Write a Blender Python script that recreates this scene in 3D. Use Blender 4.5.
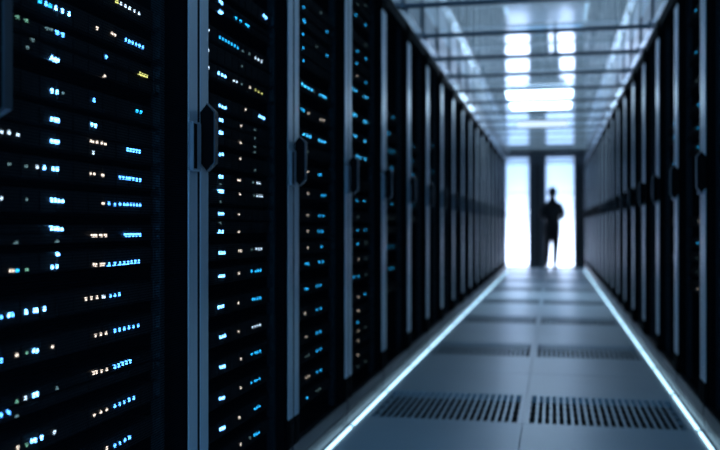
import bpy, bmesh, math, random
from mathutils import Vector, Matrix
random.seed(7)
for o in list(bpy.data.objects):
    bpy.data.objects.remove(o, do_unlink=True)
scene = bpy.context.scene
C = scene.collection

# ------------------------------------------------------------------ camera
CAM_H = 0.83
YAW = math.atan(193 / 900)
cam_d = bpy.data.cameras.new('camera')
cam = bpy.data.objects.new('camera', cam_d)
C.objects.link(cam)
cam.location = (0, 0, CAM_H)
cam.rotation_euler = (math.pi / 2, 0, YAW)
cam_d.sensor_width = 36
cam_d.lens = 45
cam_d.shift_y = 1 / 720
cam_d.clip_start = 0.02
cam_d.dof.use_dof = True
cam_d.dof.focus_distance = 1.95
cam_d.dof.aperture_fstop = 2.9
scene.camera = cam

# ------------------------------------------------------------------ world, light, exposure
world = bpy.data.worlds.new('world')
scene.world = world
world.use_nodes = True
bg = world.node_tree.nodes['Background']
bg.inputs['Color'].default_value = (0.14, 0.43, 0.82, 1)
bg.inputs['Strength'].default_value = 1.5

AISLE_L, AISLE_R = -0.83, 0.592        # door planes of the two rows
PITCH = 0.805                          # cabinet pitch along the aisle
SEAM_L, SEAM_R = 2.02, 3.83            # a cabinet joint in each row
END_Y = 18.2                           # end wall
CEIL = 2.33

def area_light(name, loc, rot, sx, sy, power, color):
    l = bpy.data.lights.new(name, 'AREA')
    l.shape = 'RECTANGLE'; l.size = sx; l.size_y = sy
    l.energy = power; l.color = color
    o = bpy.data.objects.new(name, l); C.objects.link(o)
    o.location = loc; o.rotation_euler = rot
    return o
# daylight-like lamps of the lobby behind the frosted end doors
area_light('lobby_lamp_low', (-0.25, END_Y + 0.9, 0.25), (-math.pi / 2, 0, 0), 2.2, 0.5, 74, (0.73, 0.80, 1.0))
area_light('lobby_lamp_high', (-0.25, END_Y + 1.6, 1.9), (-math.pi / 2, 0, 0), 2.4, 0.6, 11, (0.78, 0.78, 1.0))

vs = scene.view_settings
vs.view_transform = 'Standard'
try: vs.look = 'None'
except Exception: pass
vs.gamma = 1.0
vs.use_curve_mapping = False
vs.exposure = 0.28
scene.cycles.use_denoising = True
scene.cycles.max_bounces = 10
scene.cycles.transparent_max_bounces = 12
scene.cycles.sample_clamp_indirect = 6.0
scene.cycles.blur_glossy = 0.5

# ------------------------------------------------------------------ materials
M = {}
def mat(name, base, rough=0.5, metal=0.0, noise=0.0, nscale=40, spec=0.5, stretch=(1, 1, 1), bump=0.0, coat=0.0):
    m = bpy.data.materials.new(name); m.use_nodes = True
    nt = m.node_tree; b = nt.nodes['Principled BSDF']
    b.inputs['Base Color'].default_value = (*base, 1)
    b.inputs['Roughness'].default_value = rough
    b.inputs['Metallic'].default_value = metal
    b.inputs['Specular IOR Level'].default_value = spec
    b.inputs['Coat Weight'].default_value = coat
    if noise or bump:
        tc = nt.nodes.new('ShaderNodeTexCoord'); mp = nt.nodes.new('ShaderNodeMapping')
        mp.inputs['Scale'].default_value = stretch
        n = nt.nodes.new('ShaderNodeTexNoise'); n.inputs['Scale'].default_value = nscale
        n.inputs['Detail'].default_value = 4
        nt.links.new(tc.outputs['Object'], mp.inputs['Vector'])
        nt.links.new(mp.outputs['Vector'], n.inputs['Vector'])
        r = nt.nodes.new('ShaderNodeMapRange')
        r.inputs['To Min'].default_value = 1 - noise; r.inputs['To Max'].default_value = 1 + noise
        nt.links.new(n.outputs['Fac'], r.inputs['Value'])
        mx = nt.nodes.new('ShaderNodeVectorMath'); mx.operation = 'SCALE'
        mx.inputs[0].default_value = base
        nt.links.new(r.outputs['Result'], mx.inputs['Scale'])
        nt.links.new(mx.outputs['Vector'], b.inputs['Base Color'])
        r2 = nt.nodes.new('ShaderNodeMapRange')
        r2.inputs['To Min'].default_value = max(0.02, rough - noise * 0.4); r2.inputs['To Max'].default_value = rough + noise * 0.4
        nt.links.new(n.outputs['Fac'], r2.inputs['Value'])
        nt.links.new(r2.outputs['Result'], b.inputs['Roughness'])
        if bump:
            bp = nt.nodes.new('ShaderNodeBump'); bp.inputs['Strength'].default_value = bump
            bp.inputs['Distance'].default_value = 0.002
            nt.links.new(n.outputs['Fac'], bp.inputs['Height'])
            nt.links.new(bp.outputs['Normal'], b.inputs['Normal'])
    M[name] = m
    return m
def emit(name, color, strength):
    m = bpy.data.materials.new(name); m.use_nodes = True
    nt = m.node_tree; b = nt.nodes['Principled BSDF']
    b.inputs['Base Color'].default_value = (*color, 1)
    b.inputs['Emission Color'].default_value = (*color, 1)
    b.inputs['Emission Strength'].default_value = strength
    M[name] = m
    return m
mat('tile', (0.44, 0.55, 0.62), 0.36, 0.0, 0.10, 3.0, bump=0.03)
mat('tile_edge', (0.10, 0.12, 0.14), 0.5, 0.0, 0.1, 30)
mat('grille', (0.44, 0.55, 0.62), 0.38, 0.3, 0.08, 20)
mat('void', (0.012, 0.016, 0.022), 0.8, 0.0, 0.2, 10)
mat('silver', (0.76, 0.85, 0.93), 0.34, 0.6, 0.08, 6, stretch=(20, 20, 0.6))
mat('black_plastic', (0.003, 0.0035, 0.0045), 0.6, 0.0, 0.2, 60, spec=0.05)
mat('dark_metal', (0.12, 0.135, 0.155), 0.36, 0.7, 0.1, 20)
mat('cabinet', (0.006, 0.008, 0.011), 0.65, 0.0, 0.2, 8, spec=0.1)
mat('latch', (0.42, 0.47, 0.54), 0.38, 0.5, 0.1, 20)
mat('plinth', (0.02, 0.026, 0.033), 0.35, 0.4, 0.12, 8)
mat('sill', (0.06, 0.072, 0.088), 0.36, 0.6, 0.1, 8)
mat('inner_rail', (0.05, 0.09, 0.11), 0.45, 0.5, 0.1, 20)
mat('chassis', (0.007, 0.008, 0.010), 0.6, 0.0, 0.2, 40)
mat('bay', (0.014, 0.015, 0.017), 0.7, 0.0, 0.2, 60)
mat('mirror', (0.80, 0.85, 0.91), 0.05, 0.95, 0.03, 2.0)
b_ = M['mirror'].node_tree.nodes['Principled BSDF']        # even glow added to the polished ceiling panels to light the aisle
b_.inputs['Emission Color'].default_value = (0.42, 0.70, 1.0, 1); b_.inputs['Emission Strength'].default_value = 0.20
mat('bar', (0.07, 0.085, 0.105), 0.35, 0.5, 0.1, 12)
mat('rail', (0.88, 0.92, 0.96), 0.22, 0.95, 0.08, 6, stretch=(20, 0.6, 20))
mat('transom', (0.84, 0.87, 0.90), 0.2, 0.0, 0.06, 4)
mat('wall_dark', (0.028, 0.034, 0.042), 0.5, 0.0, 0.15, 6)
mat('header', (0.045, 0.06, 0.06), 0.45, 0.0, 0.12, 6)
mat('suit', (0.014, 0.016, 0.021), 0.8, 0.0, 0.25, 30, bump=0.1)
mat('skin', (0.30, 0.19, 0.14), 0.5, 0.0, 0.06, 20)
mat('hair', (0.012, 0.010, 0.009), 0.6, 0.0, 0.3, 80)
mat('shoe', (0.010, 0.010, 0.012), 0.3, 0.0, 0.1, 30)
emit('strip', (0.47, 0.78, 1.0), 2.0)
emit('lamp', (0.58, 0.80, 1.0), 7.0)
emit('lamp_dim', (0.66, 0.83, 1.0), 1.0)
emit('led_W', (0.13, 0.44, 1.0), 13.0)
emit('led_w', (0.60, 0.80, 1.0), 2.4)
emit('led_b', (0.07, 0.33, 1.0), 7.0)
emit('led_c', (0.02, 0.44, 0.95), 3.4)
emit('led_C', (0.05, 0.52, 1.0), 6.0)
emit('led_a', (1.0, 0.84, 0.70), 1.7)
emit('led_y', (0.75, 0.75, 0.22), 1.5)
emit('led_g', (0.25, 0.65, 0.45), 0.9)
emit('led_d', (0.35, 0.60, 0.62), 0.45)

# frosted glass: light from the lobby scatters through it
m = bpy.data.materials.new('frosted'); m.use_nodes = True
nt = m.node_tree; nt.nodes.clear()
out = nt.nodes.new('ShaderNodeOutputMaterial'); tr = nt.nodes.new('ShaderNodeBsdfTranslucent')
gl = nt.nodes.new('ShaderNodeBsdfGlossy'); mx = nt.nodes.new('ShaderNodeMixShader')
tr.inputs['Color'].default_value = (0.9, 0.94, 1.0, 1)
gl.inputs['Color'].default_value = (0.8, 0.85, 0.9, 1); gl.inputs['Roughness'].default_value = 0.15
mx.inputs['Fac'].default_value = 0.06
nt.links.new(tr.outputs[0], mx.inputs[1]); nt.links.new(gl.outputs[0], mx.inputs[2])
nt.links.new(mx.outputs[0], out.inputs['Surface'])
M['frosted'] = m

# perforated steel sheet: round holes in staggered rows
def perforated(name, pitch, radius, base):
    m = bpy.data.materials.new(name); m.use_nodes = True
    nt = m.node_tree; L = nt.links; b = nt.nodes['Principled BSDF']
    b.inputs['Base Color'].default_value = (*base, 1)
    b.inputs['Roughness'].default_value = 0.55; b.inputs['Specular IOR Level'].default_value = 0.08
    tc = nt.nodes.new('ShaderNodeTexCoord'); sp = nt.nodes.new('ShaderNodeSeparateXYZ')
    L.new(tc.outputs['Object'], sp.inputs[0])
    def math_(op, a, b_=None):
        n = nt.nodes.new('ShaderNodeMath'); n.operation = op
        for i, v in enumerate((a, b_)):
            if v is None: continue
            if isinstance(v, (int, float)): n.inputs[i].default_value = v
            else: L.new(v, n.inputs[i])
        return n.outputs[0]
    row = math_('DIVIDE', sp.outputs['Z'], pitch * 0.866)
    col = math_('DIVIDE', sp.outputs['Y'], pitch)
    odd = math_('MULTIPLY', math_('MODULO', math_('FLOOR', row), 2.0), 0.5)
    fx = math_('SUBTRACT', math_('FRACT', math_('ADD', col, odd)), 0.5)
    fz = math_('MULTIPLY', math_('SUBTRACT', math_('FRACT', row), 0.5), 0.866)
    d2 = math_('ADD', math_('MULTIPLY', fx, fx), math_('MULTIPLY', fz, fz))
    hole = math_('LESS_THAN', d2, (radius / pitch) ** 2)
    tp = nt.nodes.new('ShaderNodeBsdfTransparent'); mx = nt.nodes.new('ShaderNodeMixShader')
    df = nt.nodes.new('ShaderNodeBsdfDiffuse'); df.inputs['Color'].default_value = (*base, 1)   # matt powder coat
    L.new(hole, mx.inputs['Fac']); L.new(df.outputs[0], mx.inputs[1]); L.new(tp.outputs[0], mx.inputs[2])
    L.new(mx.outputs[0], nt.nodes['Material Output'].inputs['Surface'])
    M[name] = m
perforated('mesh_sheet', 0.0062, 0.0023, (0.005, 0.007, 0.010))

# ------------------------------------------------------------------ helpers
def box(bm, x0, x1, y0, y1, z0, z1, ch=0.0, mi=0):
    """axis-aligned box, optionally with all edges chamfered"""
    vs_ = [bm.verts.new((x, y, z)) for x in (x0, x1) for y in (y0, y1) for z in (z0, z1)]
    fs = []
    for q in ((0, 1, 3, 2), (4, 6, 7, 5), (0, 4, 5, 1), (2, 3, 7, 6), (0, 2, 6, 4), (1, 5, 7, 3)):
        fs.append(bm.faces.new([vs_[i] for i in q]))
    for f in fs: f.material_index = mi
    if ch:
        es = list({e for f in fs for e in f.edges})
        r = bmesh.ops.bevel(bm, geom=es, offset=ch, segments=1, affect='EDGES', profile=0.5)
        for f in r['faces']: f.material_index = mi
def prism(bm, pts, axis, a0, a1, mi=0):
    """extrude a polygon along an axis; pts are in the two other axes in order"""
    def mk(p, a):
        if axis == 'x': return (a, p[0], p[1])
        if axis == 'y': return (p[0], a, p[1])
        return (p[0], p[1], a)
    v0 = [bm.verts.new(mk(p, a0)) for p in pts]; v1 = [bm.verts.new(mk(p, a1)) for p in pts]
    fs = [bm.faces.new(v0), bm.faces.new(list(reversed(v1)))]
    n = len(pts)
    for i in range(n):
        fs.append(bm.faces.new([v0[i], v1[i], v1[(i + 1) % n], v0[(i + 1) % n]]))
    for f in fs: f.material_index = mi
def mesh(name, bm, *mats, smooth=False):
    bmesh.ops.recalc_face_normals(bm, faces=bm.faces)
    me = bpy.data.meshes.new(name); bm.to_mesh(me); bm.free()
    for k in mats: me.materials.append(M[k])
    if smooth:
        for p in me.polygons: p.use_smooth = True
    return me
def obj(name, me, parent=None, loc=(0, 0, 0), rotz=0.0):
    o = bpy.data.objects.new(name, me); C.objects.link(o)
    o.location = loc; o.rotation_euler = (0, 0, rotz)
    if parent: o.parent = parent
    return o
def tag(o, label, cat, group=None):
    o['label'] = label; o['category'] = cat
    if group: o['group'] = group
    return o
def struct(o, label=None, cat=None):
    o['kind'] = 'structure'
    if label: o['label'] = label
    if cat: o['category'] = cat
    return o
def empty(name, loc=(0, 0, 0), rotz=0.0):
    o = bpy.data.objects.new(name, None); C.objects.link(o)
    o.empty_display_size = 0.1
    o.location = loc; o.rotation_euler = (0, 0, rotz)
    return o
ORD = ['', 'first', 'second', 'third', 'fourth', 'fifth', 'sixth', 'seventh', 'eighth', 'ninth', 'tenth', 'eleventh', 'twelfth',
       'thirteenth', 'fourteenth', 'fifteenth', 'sixteenth', 'seventeenth', 'eighteenth', 'nineteenth', 'twentieth',
       'twenty-first', 'twenty-second', 'twenty-third', 'twenty-fourth', 'twenty-fifth', 'twenty-sixth', 'twenty-seventh',
       'twenty-eighth', 'twenty-ninth', 'thirtieth', 'thirty-first', 'thirty-second']
LEDS = {
 'A': [
(386,44,{'b':[(468,-2),(490,-2),(512,-1),(535,-1)],'a':[(434,1)]}),
(462,44,{'g':[(155,-2)],'a':[(129,-1),(384,1),(410,2),(434,2)],'w':[(241,0)],'W':[(180,0),(200,0),(170,1)],'b':[(468,2),(489,2),(509,2),(531,3),(552,3)]}),
(520,21,{'d':[(126,-5)],'b':[(104,5),(82,5)]}),
(542,21,{'d':[(250,-3)],'g':[(126,-3)],'w':[(151,-2)],'W':[(176,-2),(186,-2)],'a':[(413,2),(434,2),(393,3),(382,3)],'b':[(468,2),(485,2),(502,3),(519,3),(536,3)]}),
(615,44,{'b':[(82,-2),(468,2),(488,2),(509,2),(530,2),(551,1),(573,1)],'g':[(155,0)],'a':[(235,0),(126,1),(431,2),(410,2),(389,2)],'W':[(176,1),(186,0)]}),
(687,44,{'b':[(82,-4),(114,-3),(450,2),(468,2),(487,3)],'W':[(104,-3),(153,-2),(209,-2),(186,-2),(178,-2)],'w':[(423,3)],'a':[(352,4),(395,4),(373,4)]}),
(766,38,{'b':[(490,-13),(468,-13),(444,-13),(509,-13),(526,-13),(542,-12),(559,-12),(576,-12)],'a':[(422,-12),(410,-12),(391,-12),(382,-11),(116,-10),(108,-9)],'c':[(127,-10)],'g':[(155,-10)],'W':[(234,-9),(250,-9),(254,13)]}),
(807,17,{'d':[(126,-4),(252,-4)],'b':[(517,4),(533,4),(549,4),(565,4),(582,4)],'a':[(431,4),(413,4),(391,4),(380,4)]}),
(825,17,{'W':[(232,1),(243,0),(254,0),(266,-1)]}),
(875,44,{'b':[(468,-1),(509,0),(523,0),(538,0),(552,0),(567,0),(582,0),(443,0),(490,0)],'d':[(155,0)],'w':[(84,0)],'a':[(422,0)],'W':[(232,1),(244,1),(256,0),(269,0)]}),
(931,44,{'b':[(490,-1),(505,-1),(519,-1),(535,-1),(550,-1),(566,-2),(582,-2)],'a':[(420,-1),(370,0),(384,0),(414,0)],'d':[(153,0),(105,1)],'W':[(209,1),(237,1),(251,1)],'w':[(186,1)]}),
(983,38,{'w':[(380,-11),(129,-1),(83,-1),(104,0)],'W':[(232,-2),(242,-2),(253,-2)],'b':[(524,7),(537,7),(551,7),(565,7),(579,7)],'a':[(428,10),(380,10),(371,11),(414,11),(395,11)]}),
(1023,38,{'W':[(232,-3),(243,-3),(254,-3),(375,3),(389,2)]}),
(1073,44,{'W':[(233,-3),(250,-2)],'d':[(270,-2)],'b':[(383,1)],'c':[(567,3),(586,3)]}),
(1138,29,{'a':[(426,-10)],'W':[(233,-9),(243,-10),(253,-10)],'d':[(157,-6),(173,10)]}),
(1168,29,{'y':[(582,-9),(593,-10),(604,-10),(616,-10)],'b':[(432,-1),(270,9),(253,10)],'g':[(155,9),(129,9)],'d':[(217,9),(233,10)]}),
(1218,44,{'a':[(395,-2),(468,0),(456,1)],'b':[(516,0),(532,0),(547,0),(563,0),(579,0),(595,0),(214,2)],'c':[(227,2),(195,2)],'W':[(246,2),(268,2),(291,2)]}),
(1288,44,{'w':[(494,0),(514,0),(535,0),(555,-1),(577,-1)],'y':[(479,0)]}),
 ],
 'B': [
(207,44,{'c':[(536,0),(558,-1),(579,-2)],'d':[(496,1)],'a':[(416,1)]}),
(285,44,{'c':[(542,-1),(562,-1),(582,-1)],'W':[(256,1),(271,0),(286,-1)],'a':[(407,1)]}),
(368,44,{'c':[(511,-1),(542,-1),(563,-1),(585,-1)],'W':[(253,0),(267,-1),(281,-2)],'a':[(416,1)]}),
(451,44,{'c':[(547,0),(568,-1),(589,-1),(513,1)],'a':[(418,0)],'W':[(256,1),(271,0),(286,-1)]}),
(531,44,{'w':[(521,-1),(543,-1),(566,-1),(589,-2)],'a':[(399,0)],'W':[(256,1),(273,1),(290,1)]}),
(613,44,{'a':[(397,-1)],'c':[(521,0),(543,-1),(566,-1),(589,-1)],'W':[(241,1),(258,1),(275,1)]}),
(696,44,{'W':[(250,-1),(266,-1),(283,-1)],'c':[(551,-1),(573,0),(595,0),(511,1)],'a':[(402,0)]}),
(759,44,{'W':[(250,-1),(268,-1),(286,-2)],'a':[(402,1),(418,0)],'d':[(513,1)],'w':[(553,2),(577,1),(601,1)]}),
(826,35,{'a':[(402,-12)],'W':[(250,-11),(273,-11)],'d':[(258,12)]}),
(863,35,{'W':[(246,0),(260,0),(275,0)],'a':[(402,0)]}),
(909,41,{'d':[(258,-14),(533,12)],'w':[(563,12),(584,12),(606,12)],'a':[(410,12)],'W':[(248,14),(261,14),(275,14)]}),
(952,41,{'d':[(258,-10),(526,7)],'w':[(563,8),(585,8)],'a':[(395,8),(410,8)],'W':[(250,10),(269,10)]}),
(1009,44,{'d':[(542,-13)],'W':[(253,12),(273,14)],'a':[(413,13)]}),
(1059,26,{'d':[(542,-8),(542,8)],'a':[(416,8)]}),
(1086,26,{'W':[(253,-6),(269,-6)],'d':[(542,6)]}),
(1115,28,{'W':[(253,-1),(269,-1)],'a':[(421,1)],'d':[(542,1)]}),
(1159,41,{'W':[(250,-8),(272,-8),(295,-8),(585,4),(606,3),(627,2)],'a':[(459,8)]}),
(1237,44,{'w':[(359,-2),(383,-1),(171,2)],'d':[(425,-1)],'y':[(546,0),(576,-1),(606,-2)],'W':[(243,0),(268,-1),(293,-1)],'a':[(496,0)]}),
(1286,44,{'w':[(171,-2)],'d':[(427,2)]}),
(1334,44,{'d':[(433,-2),(491,0)],'w':[(546,-1),(575,-1),(605,-1),(171,2)],'c':[(253,0),(275,0),(297,0),(320,0),(343,0),(367,0),(391,-1)]}),
(1409,20,{'W':[(253,-5),(268,-5)],'c':[(466,5),(418,5),(482,5),(380,5)]}),
(1430,20,{'W':[(253,1),(268,-1)]}),
(1477,44,{'W':[(627,1),(647,-1)]}),
 ],
 'C': [
(208,44,{'d':[(459,0),(500,0)],'c':[(318,0)]}),
(280,44,{'c':[(514,-3),(459,-1)],'a':[(341,3),(304,3)]}),
(359,44,{'c':[(514,-1),(459,0)],'d':[(341,1),(304,1)]}),
(428,44,{'c':[(507,-2),(459,-1)],'a':[(304,2)]}),
(515,44,{'c':[(459,-1),(514,-1)],'a':[(291,1)]}),
(603,44,{'c':[(322,-1),(459,0),(510,0),(298,1)]}),
(693,44,{'c':[(545,-1),(334,-1),(493,0),(304,1)]}),
(750,44,{'a':[(329,0)],'c':[(526,0)]}),
(810,44,{'c':[(537,-1),(488,0)],'a':[(329,1)]}),
(869,44,{'a':[(329,0)],'c':[(497,0),(554,0)]}),
(948,44,{'c':[(537,-1),(581,1)],'a':[(334,1)]}),
(1026,44,{'c':[(488,-1),(519,0)],'a':[(329,1)]}),
(1099,44,{'d':[(329,0)]}),
(1157,44,{'C':[(493,-2),(536,-1),(581,0),(275,0),(319,1),(364,1)]}),
(1241,44,{'a':[(519,-3),(562,-2),(341,0)],'c':[(275,2),(246,3)]}),
(1332,44,{'C':[(510,-1),(549,0),(588,0),(254,1),(296,0),(340,0),(384,0)],'d':[(412,0)]}),
(1420,41,{'c':[(271,0)]}),
(1464,41,{'c':[(268,0)]}),
(1507,42,{'c':[(612,-6),(264,6)],'d':[(454,-3)]}),
(1563,38,{'c':[(291,-2),(278,2)]}),
(1603,38,{'c':[(612,-8),(275,8)]}),
(1648,43,{'d':[(519,0)]}),
 ],
 'D': [
(190,44,{'d':[(554,-1),(379,1)]}),
(242,44,{'a':[(379,0)]}),
(304,44,{'a':[(392,0)]}),
(352,39,{'a':[(392,0)],'d':[(540,0)]}),
(392,39,{'c':[(379,0)]}),
(443,44,{'a':[(392,0)]}),
(506,44,{'a':[(392,0)],'c':[(540,0)]}),
(601,44,{'c':[(392,-1),(299,1)],'d':[(554,-1)]}),
(677,44,{'a':[(392,-1)],'d':[(554,1)]}),
(750,44,{'c':[(379,-1)],'d':[(563,1)]}),
(810,44,{'c':[(379,-1),(554,1)]}),
(872,44,{'d':[(383,0)]}),
(946,44,{'c':[(362,-1),(526,1)]}),
(1020,44,{'c':[(392,0)]}),
(1147,44,{'C':[(540,0),(356,0),(436,0)]}),
(1234,44,{'C':[(540,-2),(299,0),(341,3)]}),
(1326,44,{'C':[(526,-3),(580,-1),(299,3),(332,2)]}),
(1441,44,{'C':[(526,-2),(580,2),(285,0),(341,0)]}),
(1511,44,{'a':[(356,0)],'c':[(554,0)]}),
(1567,44,{'c':[(356,0)]}),
(1625,44,{'c':[(563,0),(368,0)]}),
(1689,44,{'d':[(554,0)]}),
(1784,44,{'c':[(345,0),(554,0)]}),
(1840,36,{'d':[(379,0)]}),
(1878,36,{'d':[(554,0)]}),
 ],
 'E': [
(488,44,{'d':[(372,0)]}),
(595,44,{'c':[(507,-1),(403,1)]}),
(717,44,{'c':[(342,0),(497,0)]}),
(808,44,{'d':[(372,0)]}),
(875,44,{'d':[(342,-1),(507,1)]}),
(952,44,{'c':[(465,0)]}),
(1152,44,{'c':[(472,0)]}),
(1242,44,{'c':[(403,-1),(507,1)]}),
(1331,44,{'c':[(336,0),(372,0)]}),
(1432,44,{'c':[(497,0)]}),
 ],
 'F': [
(874,44,{'d':[(423,0)]}),
(960,44,{'c':[(423,0)]}),
(1159,44,{'c':[(436,0)]}),
(1240,44,{'c':[(382,0)]}),
(1340,44,{'c':[(436,0)]}),
 ],
 'G': [
(1227,44,{'c':[(537,0)]}),
(1423,44,{'c':[(593,0)]}),
 ],
 'S': [
(549,44,{'a':[(414,0)]}),
(624,44,{'d':[(429,0)]}),
(687,44,{'d':[(429,0)]}),
(754,44,{'c':[(414,0)]}),
(851,44,{'a':[(381,-1)],'d':[(392,1)]}),
(1183,44,{'c':[(414,0)]}),
(1268,44,{'c':[(414,0)]}),
(1367,44,{'c':[(392,0)]}),
(1482,44,{'d':[(446,0)]}),
(1614,44,{'c':[(460,0)]}),
(1805,44,{'c':[(466,0)]}),
 ],
 'T': [
(649,44,{'c':[(401,0)]}),
(857,44,{'d':[(418,0)]}),
(1161,44,{'c':[(418,0)]}),
(1305,44,{'c':[(418,0)]}),
(1377,44,{'c':[(418,0)]}),
 ],
 'Q': [
(685,44,{'c':[(379,0)]}),
(1135,44,{'c':[(356,0)]}),
(1675,44,{'c':[(450,0)]}),
 ],
}

# ------------------------------------------------------------------ floor of lift-out tiles
TP = 0.655                               # tile pitch along the aisle
T0 = 3.838                               # front edge of a perforated row
XL0, XL1, XR0, XR1 = -0.803, -0.1259, -0.1241, 0.561
fl = empty('floor'); struct(fl, 'blue grey raised access floor of square tiles along the aisle', 'floor')
bm = bmesh.new()
box(bm, -2.2, 2.2, -1.6, END_Y + 0.1, -0.36, -0.30)
obj('subfloor', mesh('subfloor', bm, 'void'), fl)
bm = bmesh.new()
for (a, b) in ((-2.2, -0.831), (0.593, 2.2)):
    box(bm, a, b, -1.6, 17.0, -0.05, -0.001)
box(bm, -2.2, -0.831, 17.002, END_Y + 0.1, -0.05, -0.001); box(bm, 0.593, 2.2, 17.002, END_Y + 0.1, -0.05, -0.001)
obj('side_floor', mesh('side_floor', bm, 'tile_edge'), fl)
bm = bmesh.new()                           # channels that carry the light strips
box(bm, -0.831, XL0 - 0.002, -1.6, END_Y, -0.05, -0.004); box(bm, XR1 + 0.002, 0.593, -1.6, END_Y, -0.05, -0.004)
obj('edge_channel', mesh('edge_channel', bm, 'sill'), fl)
def solid_tile(w):
    bm = bmesh.new(); box(bm, 0, w, 0.0012, TP - 0.0012, -0.035, 0, 0.0015)
    return mesh('tile', bm, 'tile')
def grille_frame(w, mx_, my):
    bm = bmesh.new(); y0, y1 = 0.0012, TP - 0.0012
    box(bm, 0, w, y0, my, -0.035, 0); box(bm, 0, w, TP - my, y1, -0.035, 0)
    box(bm, 0, mx_, my, TP - my, -0.035, 0); box(bm, w - mx_, w, my, TP - my, -0.035, 0)
    return mesh('tile_frame', bm, 'tile')
def grille_bars(w, mx_, my, n):
    bm = bmesh.new(); inner = w - 2 * mx_; p = inner / n; bw = p * 0.35
    for i in range(1, n):
        x = mx_ + i * p; box(bm, x - bw / 2, x + bw / 2, my, TP - my, -0.009, -0.0008)
    for j in range(1, 5):
        y = my + j * (TP - 2 * my) / 5; box(bm, mx_, w - mx_, y - 0.0015, y + 0.0015, -0.0125, -0.0088, mi=1)
    return mesh('grille', bm, 'grille', 'void')
WL, WR = XL1 - XL0, XR1 - XR0
tl, tr_ = solid_tile(WL), solid_tile(WR)
gl_f, gr_f = grille_frame(WL, 0.024, 0.018), grille_frame(WR, 0.024, 0.018)
gl_b, gr_b = grille_bars(WL, 0.024, 0.018, 21), grille_bars(WR, 0.024, 0.018, 21)
k = -8
while T0 + k * TP < END_Y:
    y = T0 + k * TP
    for x, s_, f_, b_ in ((XL0, tl, gl_f, gl_b), (XR0, tr_, gr_f, gr_b)):
        if k % 3 == 0:
            t = obj('perforated_tile', f_, fl, (x, y, 0))
            g = obj('grille', b_, t)
        elif y + TP > END_Y: pass
        else:
            obj('floor_tile', s_, fl, (x, y, 0))
    k += 1
bm = bmesh.new(); yl = T0 + (k - 1) * TP
if (k - 1) % 3 != 0:
    box(bm, XL0, XR1, yl + 0.0012, END_Y + 0.05, -0.035, 0)
    obj('threshold', mesh('threshold', bm, 'tile'), fl)

# ------------------------------------------------------------------ floor light strips, one segment per cabinet
def strip(side, x, y0, n, label):
    r = tag(empty('floor_light_strip', (x, y0, 0)), label, 'light strip', 'light strips along the aisle floor')
    bm = bmesh.new(); box(bm, -0.0065, 0.0065, 0.0065, PITCH - 0.0065, -0.0035, 0.006, 0.002)
    me = mesh('light_segment', bm, 'strip')
    bm = bmesh.new(); box(bm, -0.009, 0.009, -0.006, 0.006, -0.0035, 0.0075)
    je = mesh('joint_clip', bm, 'black_plastic')
    for i in range(n):
        obj('light_segment', me, r, (0, i * PITCH, 0))
        if i: obj('joint_clip', je, r, (0, i * PITCH, 0))
NL0, NL1 = -2, 18                       # cabinets in the left row
NR0, NR1 = -2, 17
strip('l', -0.8155, SEAM_L + NL0 * PITCH, NL1 - NL0, 'glowing blue white light strip along the foot of the left cabinet row')
strip('r', 0.5765, SEAM_R + NR0 * PITCH, NR1 - NR0, 'glowing blue white light strip along the foot of the right cabinet row')

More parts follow.
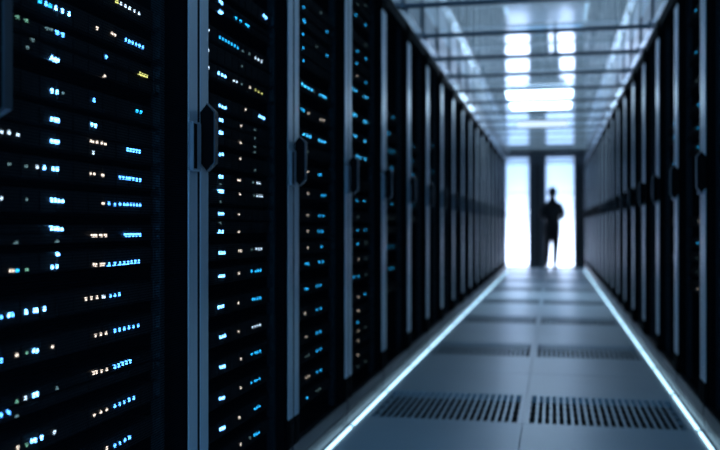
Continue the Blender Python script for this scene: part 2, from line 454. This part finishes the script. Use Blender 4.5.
# ------------------------------------------------------------------ server cabinets
W = PITCH
def rack_meshes(W):
    R = {}
    g = 0.0085
    bm = bmesh.new()                       # carcass, open at the front
    box(bm, -1.05, -0.022, g, g + 0.016, 0.062, 2.015); box(bm, -1.05, -0.022, W - g - 0.016, W - g, 0.062, 2.015)
    box(bm, -1.05, -1.03, g + 0.016, W - g - 0.016, 0.062, 2.015)
    box(bm, -1.03, -0.022, g + 0.016, W - g - 0.016, 1.99, 2.015); box(bm, -1.03, -0.03, g + 0.016, W - g - 0.016, 0.062, 0.10)
    for a_, b_ in ((0.0005, g - 0.0005), (W - g + 0.0005, W - 0.0005)): box(bm, -0.05, 0.0022, a_, b_, 0.114, 2.012)   # black filler strips, added to stand for the shade in the gaps
    R['carcass'] = mesh('carcass', bm, 'cabinet')
    bm = bmesh.new(); box(bm, -0.05, -0.004, 0.004, W - 0.004, 0.0, 0.058, 0.002)
    R['plinth'] = mesh('plinth', bm, 'plinth')
    bm = bmesh.new(); box(bm, -0.0285, 0.0, g, W - g, 0.062, 0.113, 0.004)
    R['bottom_rail'] = mesh('bottom_rail', bm, 'sill')
    bm = bmesh.new(); box(bm, -0.020, -0.002, 0.068, W - 0.068, 1.955, 2.012, 0.003)
    R['top_rail'] = mesh('top_rail', bm, 'cabinet')
    sw = 0.052
    bm = bmesh.new(); box(bm, -0.001, 0.004, 0, sw, 0.207, 1.905, 0.0015)
    R['stile'] = mesh('stile', bm, 'silver')
    bm = bmesh.new(); box(bm, -0.001, 0.006, 0.002, sw - 0.002, 0.114, 0.2065, 0.002)
    box(bm, 0.006, 0.009, 0.012, sw - 0.012, 0.13, 0.19)
    R['stile_foot'] = mesh('stile_foot', bm, 'black_plastic')
    bm = bmesh.new(); box(bm, -0.001, 0.006, 0.002, sw - 0.002, 1.9055, 2.012, 0.002)
    box(bm, 0.006, 0.009, 0.012, sw - 0.012, 1.93, 1.99)
    R['stile_cap'] = mesh('stile_cap', bm, 'black_plastic')
    bm = bmesh.new()
    v = [bm.verts.new(p) for p in ((0.001, 0.0603, 0.112), (0.001, W - 0.0603, 0.112), (0.001, W - 0.0603, 1.956), (0.001, 0.0603, 1.956))]
    bm.faces.new(v)
    R['door_mesh'] = mesh('door_mesh', bm, 'mesh_sheet')
    bm = bmesh.new()                       # mounting rail with a row of square lugs
    box(bm, -0.060, -0.036, -0.010, 0.010, 0.10, 1.99)
    R['mounting_rail'] = mesh('mounting_rail', bm, 'inner_rail')
    def handle(h2, tip, out):
        bm = bmesh.new()
        prof = [(0.004, h2), (0.020, h2 + tip), (out - 0.004, h2), (out - 0.004, -h2), (0.020, -h2 - tip), (0.004, -h2)]
        prism(bm, prof, 'y', 0.003, 0.020)
        a = mesh('handle', bm, 'black_plastic')
        bm = bmesh.new()
        p2 = [(0.020, h2 + tip + 0.002), (out, h2 + 0.001), (out, -h2 - 0.001), (0.020, -h2 - tip - 0.002),
              (0.020, -h2 - tip), (out - 0.0035, -h2), (out - 0.0035, h2), (0.020, h2 + tip)]
        v0 = [bm.verts.new((p[0], 0.002, p[1])) for p in p2]; v1 = [bm.verts.new((p[0], 0.022, p[1])) for p in p2]
        for i, j, q, r in ((0, 1, 6, 7), (1, 2, 5, 6), (2, 3, 4, 5)):
            bm.faces.new([v0[i], v0[j], v0[q], v0[r]]); bm.faces.new([v1[r], v1[q], v1[j], v1[i]])
        for i in range(8):
            bm.faces.new([v0[i], v1[i], v1[(i + 1) % 8], v0[(i + 1) % 8]])
        b = mesh('grip_plate', bm, 'dark_metal')
        return a, b
    R['handle'], R['grip_plate'] = handle(0.060, 0.020, 0.042)
    R['handle_big'], R['grip_plate_big'] = handle(0.082, 0.026, 0.070)
    bm = bmesh.new(); box(bm, 0.004, 0.016, 0.0, 0.052, -0.058, 0.058, 0.003)
    R['latch_plate'] = mesh('latch_plate', bm, 'latch')
    bm = bmesh.new(); box(bm, 0.016, 0.0175, 0.006, 0.022, -0.052, 0.052)
    R['latch_slot'] = mesh('latch_slot', bm, 'black_plastic')
    return R
WB = W + 0.08                           # the nearest left cabinet is a little wider
RS = {False: rack_meshes(W), True: rack_meshes(WB)}
def make_rack(loc, rotz, label, big=False, inset=0.004):
    r = tag(empty('server_cabinet', loc, rotz), label, 'cabinet', 'server cabinets lining the aisle')
    RM = RS[big]; W = WB if big else PITCH
    obj('carcass', RM['carcass'], r); obj('plinth', RM['plinth'], r)
    d = obj('door_mesh', RM['door_mesh'], r)
    obj('bottom_rail', RM['bottom_rail'], r); obj('top_rail', RM['top_rail'], r)
    for y in (0.0085, W - 0.0085 - 0.052):
        s_ = obj('stile', RM['stile'], r, (0, y, 0))
        obj('stile_foot', RM['stile_foot'], s_); obj('stile_cap', RM['stile_cap'], s_)
    for y in (W / 2 - 0.325, W / 2 + 0.325): obj('mounting_rail', RM['mounting_rail'], r, (0, y, 0))
    k = '_big' if big else ''
    hd = obj('handle', RM['handle' + k], r, (0, inset, 1.080 if big else 1.042))
    obj('grip_plate', RM['grip_plate' + k], hd)
    lp = obj('latch_plate', RM['latch_plate'], r, (0, W - 0.006 - 0.060, 1.016))
    obj('latch_slot', RM['latch_slot'], lp)
    return r
for n in range(NL0, NL1):
    i = n - NL0
    if n == -1: lb = 'nearest mesh door server cabinet on the left, its handle at the photo edge'
    elif n < -1: lb = 'dark server cabinet at the near end of the left row, level with the camera'
    else: lb = f'mesh door server cabinet in the left row, {ORD[n + 2]} from the front of the photo'
    make_rack((AISLE_L, SEAM_L + n * PITCH - (0.08 if n < 0 else 0), 0), 0, lb, n == -1)
for n in range(NR0, NR1):
    if n == -1: lb = 'nearest mesh door server cabinet on the right, cut by the photo edge'
    elif n < -1: lb = 'dark server cabinet at the near end of the right row, outside the photo'
    else: lb = f'mesh door server cabinet in the right row, {ORD[n + 2]} from the front of the photo'
    make_rack((AISLE_R, SEAM_R + (n + 1) * PITCH, 0), math.pi, lb, inset=0.075)

# ------------------------------------------------------------------ servers inside, with their status lights
CN = {'W': 'bright blue', 'w': 'white', 'b': 'blue', 'c': 'cyan', 'C': 'bright cyan', 'a': 'warm white', 'y': 'yellow', 'g': 'green', 'd': 'dim'}
RACKS = {'A': (1, SEAM_L - PITCH, 'the nearest left cabinet'), 'B': (1, SEAM_L, 'the second left cabinet'),
         'C': (1, SEAM_L + PITCH, 'the third left cabinet'), 'D': (1, SEAM_L + 2 * PITCH, 'the fourth left cabinet'),
         'E': (1, SEAM_L + 3 * PITCH, 'the fifth left cabinet'), 'F': (1, SEAM_L + 4 * PITCH, 'the sixth left cabinet'),
         'G': (1, SEAM_L + 5 * PITCH, 'the seventh left cabinet'), 'Q': (-1, SEAM_R - PITCH, 'the nearest right cabinet'),
         'S': (-1, SEAM_R, 'the second right cabinet'), 'T': (-1, SEAM_R + PITCH, 'the third right cabinet')}
chassis_cache = {}
def chassis_mesh(H):
    if H not in chassis_cache:
        h = H / 1000.0
        bm = bmesh.new(); box(bm, -0.62, -0.004, -0.29, 0.29, -h / 2, h / 2 - 0.001)
        a = mesh('chassis', bm, 'chassis')
        bm = bmesh.new()                    # rack ears with their pull tabs
        for s_ in (-1, 1):
            box(bm, -0.006, 0.0, *sorted((s_ * 0.29, s_ * 0.312)), -h / 2 + 0.001, h / 2 - 0.002)
            box(bm, 0.0, 0.010, *sorted((s_ * 0.297, s_ * 0.303)), -h * 0.3, h * 0.3)
        b = mesh('ear', bm, 'inner_rail')
        bm = bmesh.new()
        for i in range(10):                 # drive bays
            y = -0.28 + i * 0.056
            box(bm, -0.0045, -0.001, y + 0.003, y + 0.053, -h / 2 + 0.004, h / 2 - 0.005)
        c = mesh('drive_bays', bm, 'bay')
        chassis_cache[H] = (a, b, c)
    return chassis_cache[H]
LX = 0.040                                  # lights sit this far behind the door plane
for rk, rows in LEDS.items():
    sg, y0, where = RACKS[rk]
    xp = AISLE_L - LX if sg > 0 else AISLE_R + LX
    for i, (z, H, groups) in enumerate(rows):
        yc = y0 + W / 2 - (0.04 if rk == 'A' else 0.0)
        cols = [CN[k] for k in groups][:2]
        if len(rows) > 1 and i == 0: pos = 'lowest in'
        elif i == len(rows) - 1: pos = 'topmost in'
        else: pos = f'{ORD[i + 1]} up in'
        lab = f"server with {' and '.join(cols)} lights, {pos} {where}"
        r = tag(empty('rack_server', (xp, yc, z / 1000.0), 0 if sg > 0 else math.pi), lab, 'server', 'servers behind the mesh doors')
        a, b, c = chassis_mesh(H)
        obj('chassis', a, r); obj('ear', b, r); obj('drive_bays', c, r)
        allp = [q for g_ in groups.values() for q in g_]
        for k, pts in groups.items():
            bm = bmesh.new()
            for t, dz in pts:
                ly = (y0 + t / 1000.0 - yc) * sg
                ds = [abs(t - q[0]) for q in allp if abs(q[1] - dz) < 8 and abs(t - q[0]) > 0.5]
                hw = max(0.0016, min(0.0024, 0.00022 * min(ds + [99]))); hh = 0.0037 if k in 'Wb' else 0.0031
                if k in 'cC' and rk != 'B': hw, hh = 0.0034, 0.0032
                if k in 'gd': hw, hh = 0.0028, 0.0024
                zz = dz / 1000.0
                box(bm, -0.004, 0.0012, ly - hw, ly + hw, zz - hh, zz + hh)
            o = obj('status_light', mesh('status_light', bm, 'led_' + k), r)
            if len(pts) > 1: o['kind'] = 'stuff'

# ------------------------------------------------------------------ ceiling, rails and cross bars above the cabinets
ce = empty('ceiling', (0, 0, CEIL)); struct(ce, 'polished ceiling panels over the aisle reflecting the bright end doors', 'ceiling')
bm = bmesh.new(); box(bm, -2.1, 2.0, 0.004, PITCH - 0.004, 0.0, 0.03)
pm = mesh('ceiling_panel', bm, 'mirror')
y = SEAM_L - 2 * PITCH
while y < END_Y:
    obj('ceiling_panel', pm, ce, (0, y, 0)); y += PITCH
bm = bmesh.new(); box(bm, -2.1, 2.0, SEAM_L - 2 * PITCH, END_Y + 0.1, 0.031, 0.06)
obj('ceiling_deck', mesh('ceiling_deck', bm, 'void'), ce)
def rail(x, s_, label):
    r = tag(empty('overhead_rail', (x, 0, 2.018)), label, 'rail', 'rails on top of the cabinets')
    y0, y1 = SEAM_L - 2 * PITCH, END_Y - 0.03
    bm = bmesh.new()
    box(bm, *sorted((0.0, s_ * 0.05)), y0, y1, 0.0, 0.048, 0.004)
    obj('rail_profile', mesh('rail_profile', bm, 'rail'), r)
    bm = bmesh.new()
    box(bm, *sorted((s_ * 0.012, s_ * 0.05)), y0, y1, 0.050, 0.092, 0.006)
    obj('cable_trunking', mesh('cable_trunking', bm, 'rail'), r)
    bm = bmesh.new(); box(bm, *sorted((s_ * 0.030, s_ * 0.045)), 0.03, PITCH - 0.10, 0.105, 0.305, 0.004)
    tm = mesh('transom_panel', bm, 'transom')
    bm = bmesh.new(); box(bm, *sorted((s_ * 0.020, s_ * 0.06)), -0.09, 0.02, 0.094, 0.311)
    po = mesh('transom_post', bm, 'bar')
    bm = bmesh.new(); box(bm, *sorted((s_ * 0.0, s_ * 0.012)), -0.05, -0.02, 0.048, 0.10)
    y = y0
    br = mesh('bracket', bm, 'bar')
    i = 0
    while y + PITCH < y1:
        obj('transom_panel', tm, r, (0, y, 0))
        obj('transom_post', po, r, (0, y, 0)); obj('bracket', br, r, (0, y, 0))
        y += PITCH
    return r
rail(AISLE_L, -1, 'long silver rail with trunking on top of the left cabinet row')
rail(AISLE_R, 1, 'long silver rail with trunking on top of the right cabinet row')
bm = bmesh.new()
box(bm, AISLE_L + 0.001, AISLE_R - 0.001, -0.012, 0.012, 0.0, 0.024, 0.003)
cb = mesh('cross_bar', bm, 'bar')
bm = bmesh.new()
box(bm, -0.012, 0.012, -0.026, 0.026, -0.006, 0.036, 0.003)
cbk = mesh('end_bracket', bm, 'dark_metal')
ys = [4.92 + (i - 4) * PITCH for i in range(0, 21)]
ys = [y for y in ys if y < END_Y - 0.3]
for i, y in enumerate(ys):
    o = tag(obj('cross_bar', cb, None, (0, y, 2.034)), f'dark cross bar tying both cabinet rows, {ORD[i + 1]} from the camera end', 'cross bar', 'cross bars under the ceiling')
    for x in (AISLE_L + 0.016, AISLE_R - 0.016): obj('end_bracket', cbk, o, (x, 0, 0))
# lit square ceiling luminaires far down the aisle
bm = bmesh.new(); box(bm, -0.37, 0.37, -0.40, 0.40, -0.012, 0.0, 0.003)
hm_ = mesh('housing', bm, 'rail')
for i, (y, mk) in enumerate(((10.27, 'lamp'), (11.27, 'lamp'), (13.35, 'lamp_dim'))):
    r = tag(empty('ceiling_light', (-0.15, y, CEIL - 0.001)), ('nearest', 'middle', 'farthest and dimmest')[i] + ' of the three square white light panels in the ceiling', 'light', 'ceiling lights')
    obj('housing', hm_, r)
    bm = bmesh.new(); box(bm, -0.36, 0.36, -0.39, 0.39, -0.015, -0.0122)
    obj('diffuser', mesh('diffuser', bm, mk), r)

# ------------------------------------------------------------------ end wall with frosted glass doors
D1 = (-1.02, -0.470); D2 = (-0.135, 0.402)
GZ0, GZ1 = 0.03, 2.215
we = empty('wall_end', (0, END_Y, 0)); struct(we, 'dark end wall around the two lit glass doors', 'wall')
bm = bmesh.new()
for a, b in ((-2.2, D1[0] - 0.03), (D1[1] + 0.03, D2[0] - 0.03), (D2[1] + 0.03, 2.2)):
    box(bm, a, b, 0.0, 0.12, 0.0, CEIL)
box(bm, D1[0] - 0.03, D1[1] + 0.03, 0.0, 0.12, GZ1 + 0.03, CEIL); box(bm, D2[0] - 0.03, D2[1] + 0.03, 0.0, 0.12, GZ1 + 0.03, CEIL)
obj('wall_panel', mesh('wall_panel', bm, 'wall_dark'), we)
bm = bmesh.new(); box(bm, -2.1, 2.0, -0.07, -0.001, 2.245, CEIL - 0.004, 0.006)
obj('header_beam', mesh('header_beam', bm, 'header'), we)
bm = bmesh.new()
for x in (D1[1] + 0.07, D2[0] - 0.09): box(bm, x, x + 0.02, -0.02, -0.001, 0.02, 2.2)
obj('pilaster', mesh('pilaster', bm, 'dark_metal'), we)
for i, (a, b) in enumerate((D1, D2)):
    d = struct(empty(f'door_{i + 1}', (0, END_Y, 0)), ('left' if i == 0 else 'right') + ' frosted glass door glowing white at the end of the aisle', 'door')
    bm = bmesh.new()
    box(bm, a - 0.029, a, 0.01, 0.07, 0.0, GZ1 + 0.029); box(bm, b, b + 0.029, 0.01, 0.07, 0.0, GZ1 + 0.029)
    box(bm, a, b, 0.01, 0.07, GZ1, GZ1 + 0.029); box(bm, a, b, 0.01, 0.07, 0.0, GZ0)
    obj('door_frame', mesh('door_frame', bm, 'bar'), d)
    # frosted pane, a single diffusing sheet
    bm = bmesh.new(); v = [bm.verts.new(p) for p in ((a, 0.036, GZ0), (b, 0.036, GZ0), (b, 0.036, GZ1), (a, 0.036, GZ1))]; bm.faces.new(v)
    obj('glass_pane', mesh('glass_pane', bm, 'frosted'), d)
    bm = bmesh.new(); box(bm, a, b, 0.028, 0.034, 1.475, 1.487)
    obj('mid_rail', mesh('mid_rail', bm, 'silver'), d)
bm = bmesh.new(); box(bm, -2.2, -2.1, -1.6, END_Y, -0.05, CEIL); wl = obj('wall_left', mesh('wall_left', bm, 'wall_dark')); struct(wl, 'dark wall behind the left cabinet row', 'wall')
bm = bmesh.new(); box(bm, 2.0, 2.1, -1.6, END_Y, -0.05, CEIL); wr = obj('wall_right', mesh('wall_right', bm, 'wall_dark')); struct(wr, 'dark wall behind the right cabinet row', 'wall')

# ------------------------------------------------------------------ person standing in front of the right glass door
def skin_mesh(verts, edges, root):
    me = bpy.data.meshes.new('skeleton')
    me.from_pydata([v[:3] for v in verts], edges, [])
    o = bpy.data.objects.new('skeleton', me); C.objects.link(o)
    sk = o.modifiers.new('skin', 'SKIN'); sk.use_smooth_shade = True
    for i, v in enumerate(verts):
        sv = me.skin_vertices[0].data[i]
        r = v[3]; sv.radius = r if isinstance(r, tuple) else (r, r)
        sv.use_root = (i == root)
    sb = o.modifiers.new('sub', 'SUBSURF'); sb.levels = 2; sb.render_levels = 2
    dg = bpy.context.evaluated_depsgraph_get()
    res = bpy.data.meshes.new_from_object(o.evaluated_get(dg))
    bpy.data.objects.remove(o, do_unlink=True)
    return res
def chain(V, E, pts, start=None):
    prev = start
    for p in pts:
        V.append(p); i = len(V) - 1
        if prev is not None: E.append((prev, i))
        prev = i
    return prev
V, E = [], []
# torso from the pelvis up (person faces the camera, toward -y)
chain(V, E, [(0, 0.00, 0.80, (0.150, 0.105)), (0, 0.00, 0.93, (0.148, 0.10)), (0, 0.0, 1.06, (0.155, 0.11)), (0, 0.005, 1.19, (0.165, 0.11)), (0, 0.01, 1.285, (0.115, 0.085)), (0, 0.0, 1.34, 0.072), (0, -0.005, 1.40, 0.068)])
CH = 3
# arms: bent at the elbow, forearms brought in front of the waist
arms = {}
for s_ in (-1, 1):
    e = chain(V, E, [(s_ * 0.150, 0.01, 1.235, 0.064), (s_ * 0.190, 0.02, 1.14, 0.056), (s_ * 0.205, 0.02, 1.02, 0.050), (s_ * 0.155, -0.09, 0.985, 0.042), (s_ * 0.095, -0.165, 0.965, 0.030)], CH)
    arms[s_] = e
# legs, feet a little apart, the left-hand one further out
for s_, kx, fx, fy in ((1, 0.095, 0.115, -0.05), (-1, -0.060, -0.045, 0.03)):
    chain(V, E, [(s_ * 0.078, 0.0, 0.74, 0.098), (kx, fy * 0.5 - 0.01, 0.44, 0.070), ((kx + fx) / 2, fy, 0.27, 0.066), (fx, fy + 0.01, 0.075, 0.056)], 0)
body_parts = [skin_mesh(V, E, 0)]
# hands: palm plus five separate bent fingers each, left hand closed over the right wrist side
for s_ in (-1, 1):
    bx, by, bz = s_ * 0.095, -0.165, 0.965
    dz = 0.012 * s_
    HV, HE = [], []
    p = chain(HV, HE, [(bx, by, bz, (0.022, 0.028)), (bx - s_ * 0.035, by - 0.018, bz + dz, (0.014, 0.034)), (bx - s_ * 0.062, by - 0.024, bz + dz, (0.013, 0.034))])
    body_parts.append(skin_mesh(HV, HE, 0))
    for f_, (off, ln) in enumerate(((0.027, 0.062), (0.009, 0.070), (-0.009, 0.066), (-0.026, 0.052))):
        FV, FE = [], []
        x0, y0_, z0_ = bx - s_ * 0.055, by - 0.024, bz + dz + off
        chain(FV, FE, [(x0, y0_, z0_, 0.0085), (x0 - s_ * ln * 0.45, y0_ - 0.004, z0_, 0.0085), (x0 - s_ * ln * 0.75, y0_ + 0.012, z0_, 0.0078), (x0 - s_ * ln * 0.82, y0_ + 0.030, z0_, 0.0068)])
        body_parts.append(skin_mesh(FV, FE, 0))
    FV, FE = [], []
    chain(FV, FE, [(bx - s_ * 0.018, by - 0.012, bz + dz + 0.020, 0.0115), (bx - s_ * 0.038, by - 0.028, bz + dz + 0.046, 0.010), (bx - s_ * 0.060, by - 0.036, bz + dz + 0.055, 0.0085)])
    body_parts.append(skin_mesh(FV, FE, 0))
# head with brow, nose, mouth, chin and ears
bm = bmesh.new()
bmesh.ops.create_uvsphere(bm, u_segments=24, v_segments=18, radius=1.0)
HC = Vector((0, -0.012, 1.475))
for v in bm.verts:
    x, y, z = v.co
    w = 0.086 * (1.0 - 0.20 * max(0, -z) ** 1.3); dpt = 0.098 * (1.0 - 0.10 * max(0, -z))
    v.co = HC + Vector((x * w, y * dpt - (0.012 * max(0, -z)), z * 0.120))
def blob(c, r):
    s = bmesh.ops.create_uvsphere(bm, u_segments=10, v_segments=8, radius=1.0)
    for v in s['verts']: v.co = Vector((v.co.x * r[0], v.co.y * r[1], v.co.z * r[2])) + HC + Vector(c)
blob((0, -0.094, -0.018), (0.012, 0.018, 0.024))          # nose
blob((0, -0.088, -0.058), (0.024, 0.010, 0.008))          # lips
blob((0, -0.078, -0.092), (0.024, 0.020, 0.016))          # chin
for s_ in (-1, 1):
    blob((s_ * 0.076, 0.006, -0.008), (0.009, 0.020, 0.032))   # ears
    blob((s_ * 0.030, -0.080, 0.024), (0.024, 0.014, 0.008))   # brows
hm = bpy.data.meshes.new('head'); bm.to_mesh(hm); bm.free()
body_parts.append(hm)
# shoes are modelled as part of the same skin: long low ellipsoids
bm = bmesh.new()
for fx, fy in ((0.115, -0.05), (-0.045, 0.03)):
    s = bmesh.ops.create_uvsphere(bm, u_segments=16, v_segments=10, radius=1.0)
    for v in s['verts']:
        z = v.co.z * 0.05
        v.co = Vector((fx + v.co.x * 0.046, fy - 0.055 + v.co.y * 0.128, 0.046 + (z if z > -0.040 else -0.040) * (1.0 if v.co.y > -0.2 else 0.75) - (0 if v.co.y > -0.2 else 0.006)))
sm = bpy.data.meshes.new('shoes'); bm.to_mesh(sm); bm.free()
body_parts.append(sm)
bm = bmesh.new()
for me in body_parts: bm.from_mesh(me)
allm = bpy.data.meshes.new('person'); bm.to_mesh(allm); bm.free()
tmp = bpy.data.objects.new('tmp', allm); C.objects.link(tmp)
rm = tmp.modifiers.new('remesh', 'REMESH'); rm.mode = 'VOXEL'; rm.voxel_size = 0.0075; rm.use_smooth_shade = True
dg = bpy.context.evaluated_depsgraph_get()
pm_ = bpy.data.meshes.new_from_object(tmp.evaluated_get(dg))
bpy.data.objects.remove(tmp, do_unlink=True)
pm_.name = 'person'
pm_.materials.clear()
for k in ('suit', 'skin', 'shoe'): pm_.materials.append(M[k])
for p in pm_.polygons:
    c = p.center
    p.use_smooth = True
    if c.z > 1.372 or (c.y < -0.150 and abs(c.x) < 0.105 and 0.88 < c.z < 1.07): p.material_index = 1
    elif c.z < 0.085: p.material_index = 2
    else: p.material_index = 0
zmin = min(v.co.z for v in pm_.vertices)
for v in pm_.vertices: v.co.z -= zmin
pe = tag(obj('person', pm_, None, (-0.012, 17.72, 0.001), math.pi), 'person in dark clothes standing at the aisle end before the right glass door', 'person')
pe.scale = (1.0, 1.0, 1.0)
bm = bmesh.new()                                          # short hair cap
bmesh.ops.create_uvsphere(bm, u_segments=24, v_segments=16, radius=1.0)
dele = []
for v in bm.verts:
    x, y, z = v.co
    if z < -0.25 or (y < -0.45 and z < 0.52): dele.append(v)
    v.co = HC + Vector((x * 0.091, 0.004 + y * 0.104, z * 0.125)) - Vector((0, 0, zmin))
bmesh.ops.delete(bm, geom=dele, context='VERTS')
ho = obj('hair', mesh('hair', bm, 'hair', smooth=True), pe)
so = ho.modifiers.new('thick', 'SOLIDIFY'); so.thickness = 0.008
bm = bmesh.new()                                          # jacket lapels and hem
for s_ in (-1, 1):
    prism(bm, [(s_ * 0.010, 0.98), (s_ * 0.022, 0.98), (s_ * 0.070, 1.27), (s_ * 0.035, 1.29)], 'y', -0.124, -0.106)
obj('jacket_lapel', mesh('jacket_lapel', bm, 'suit'), pe)
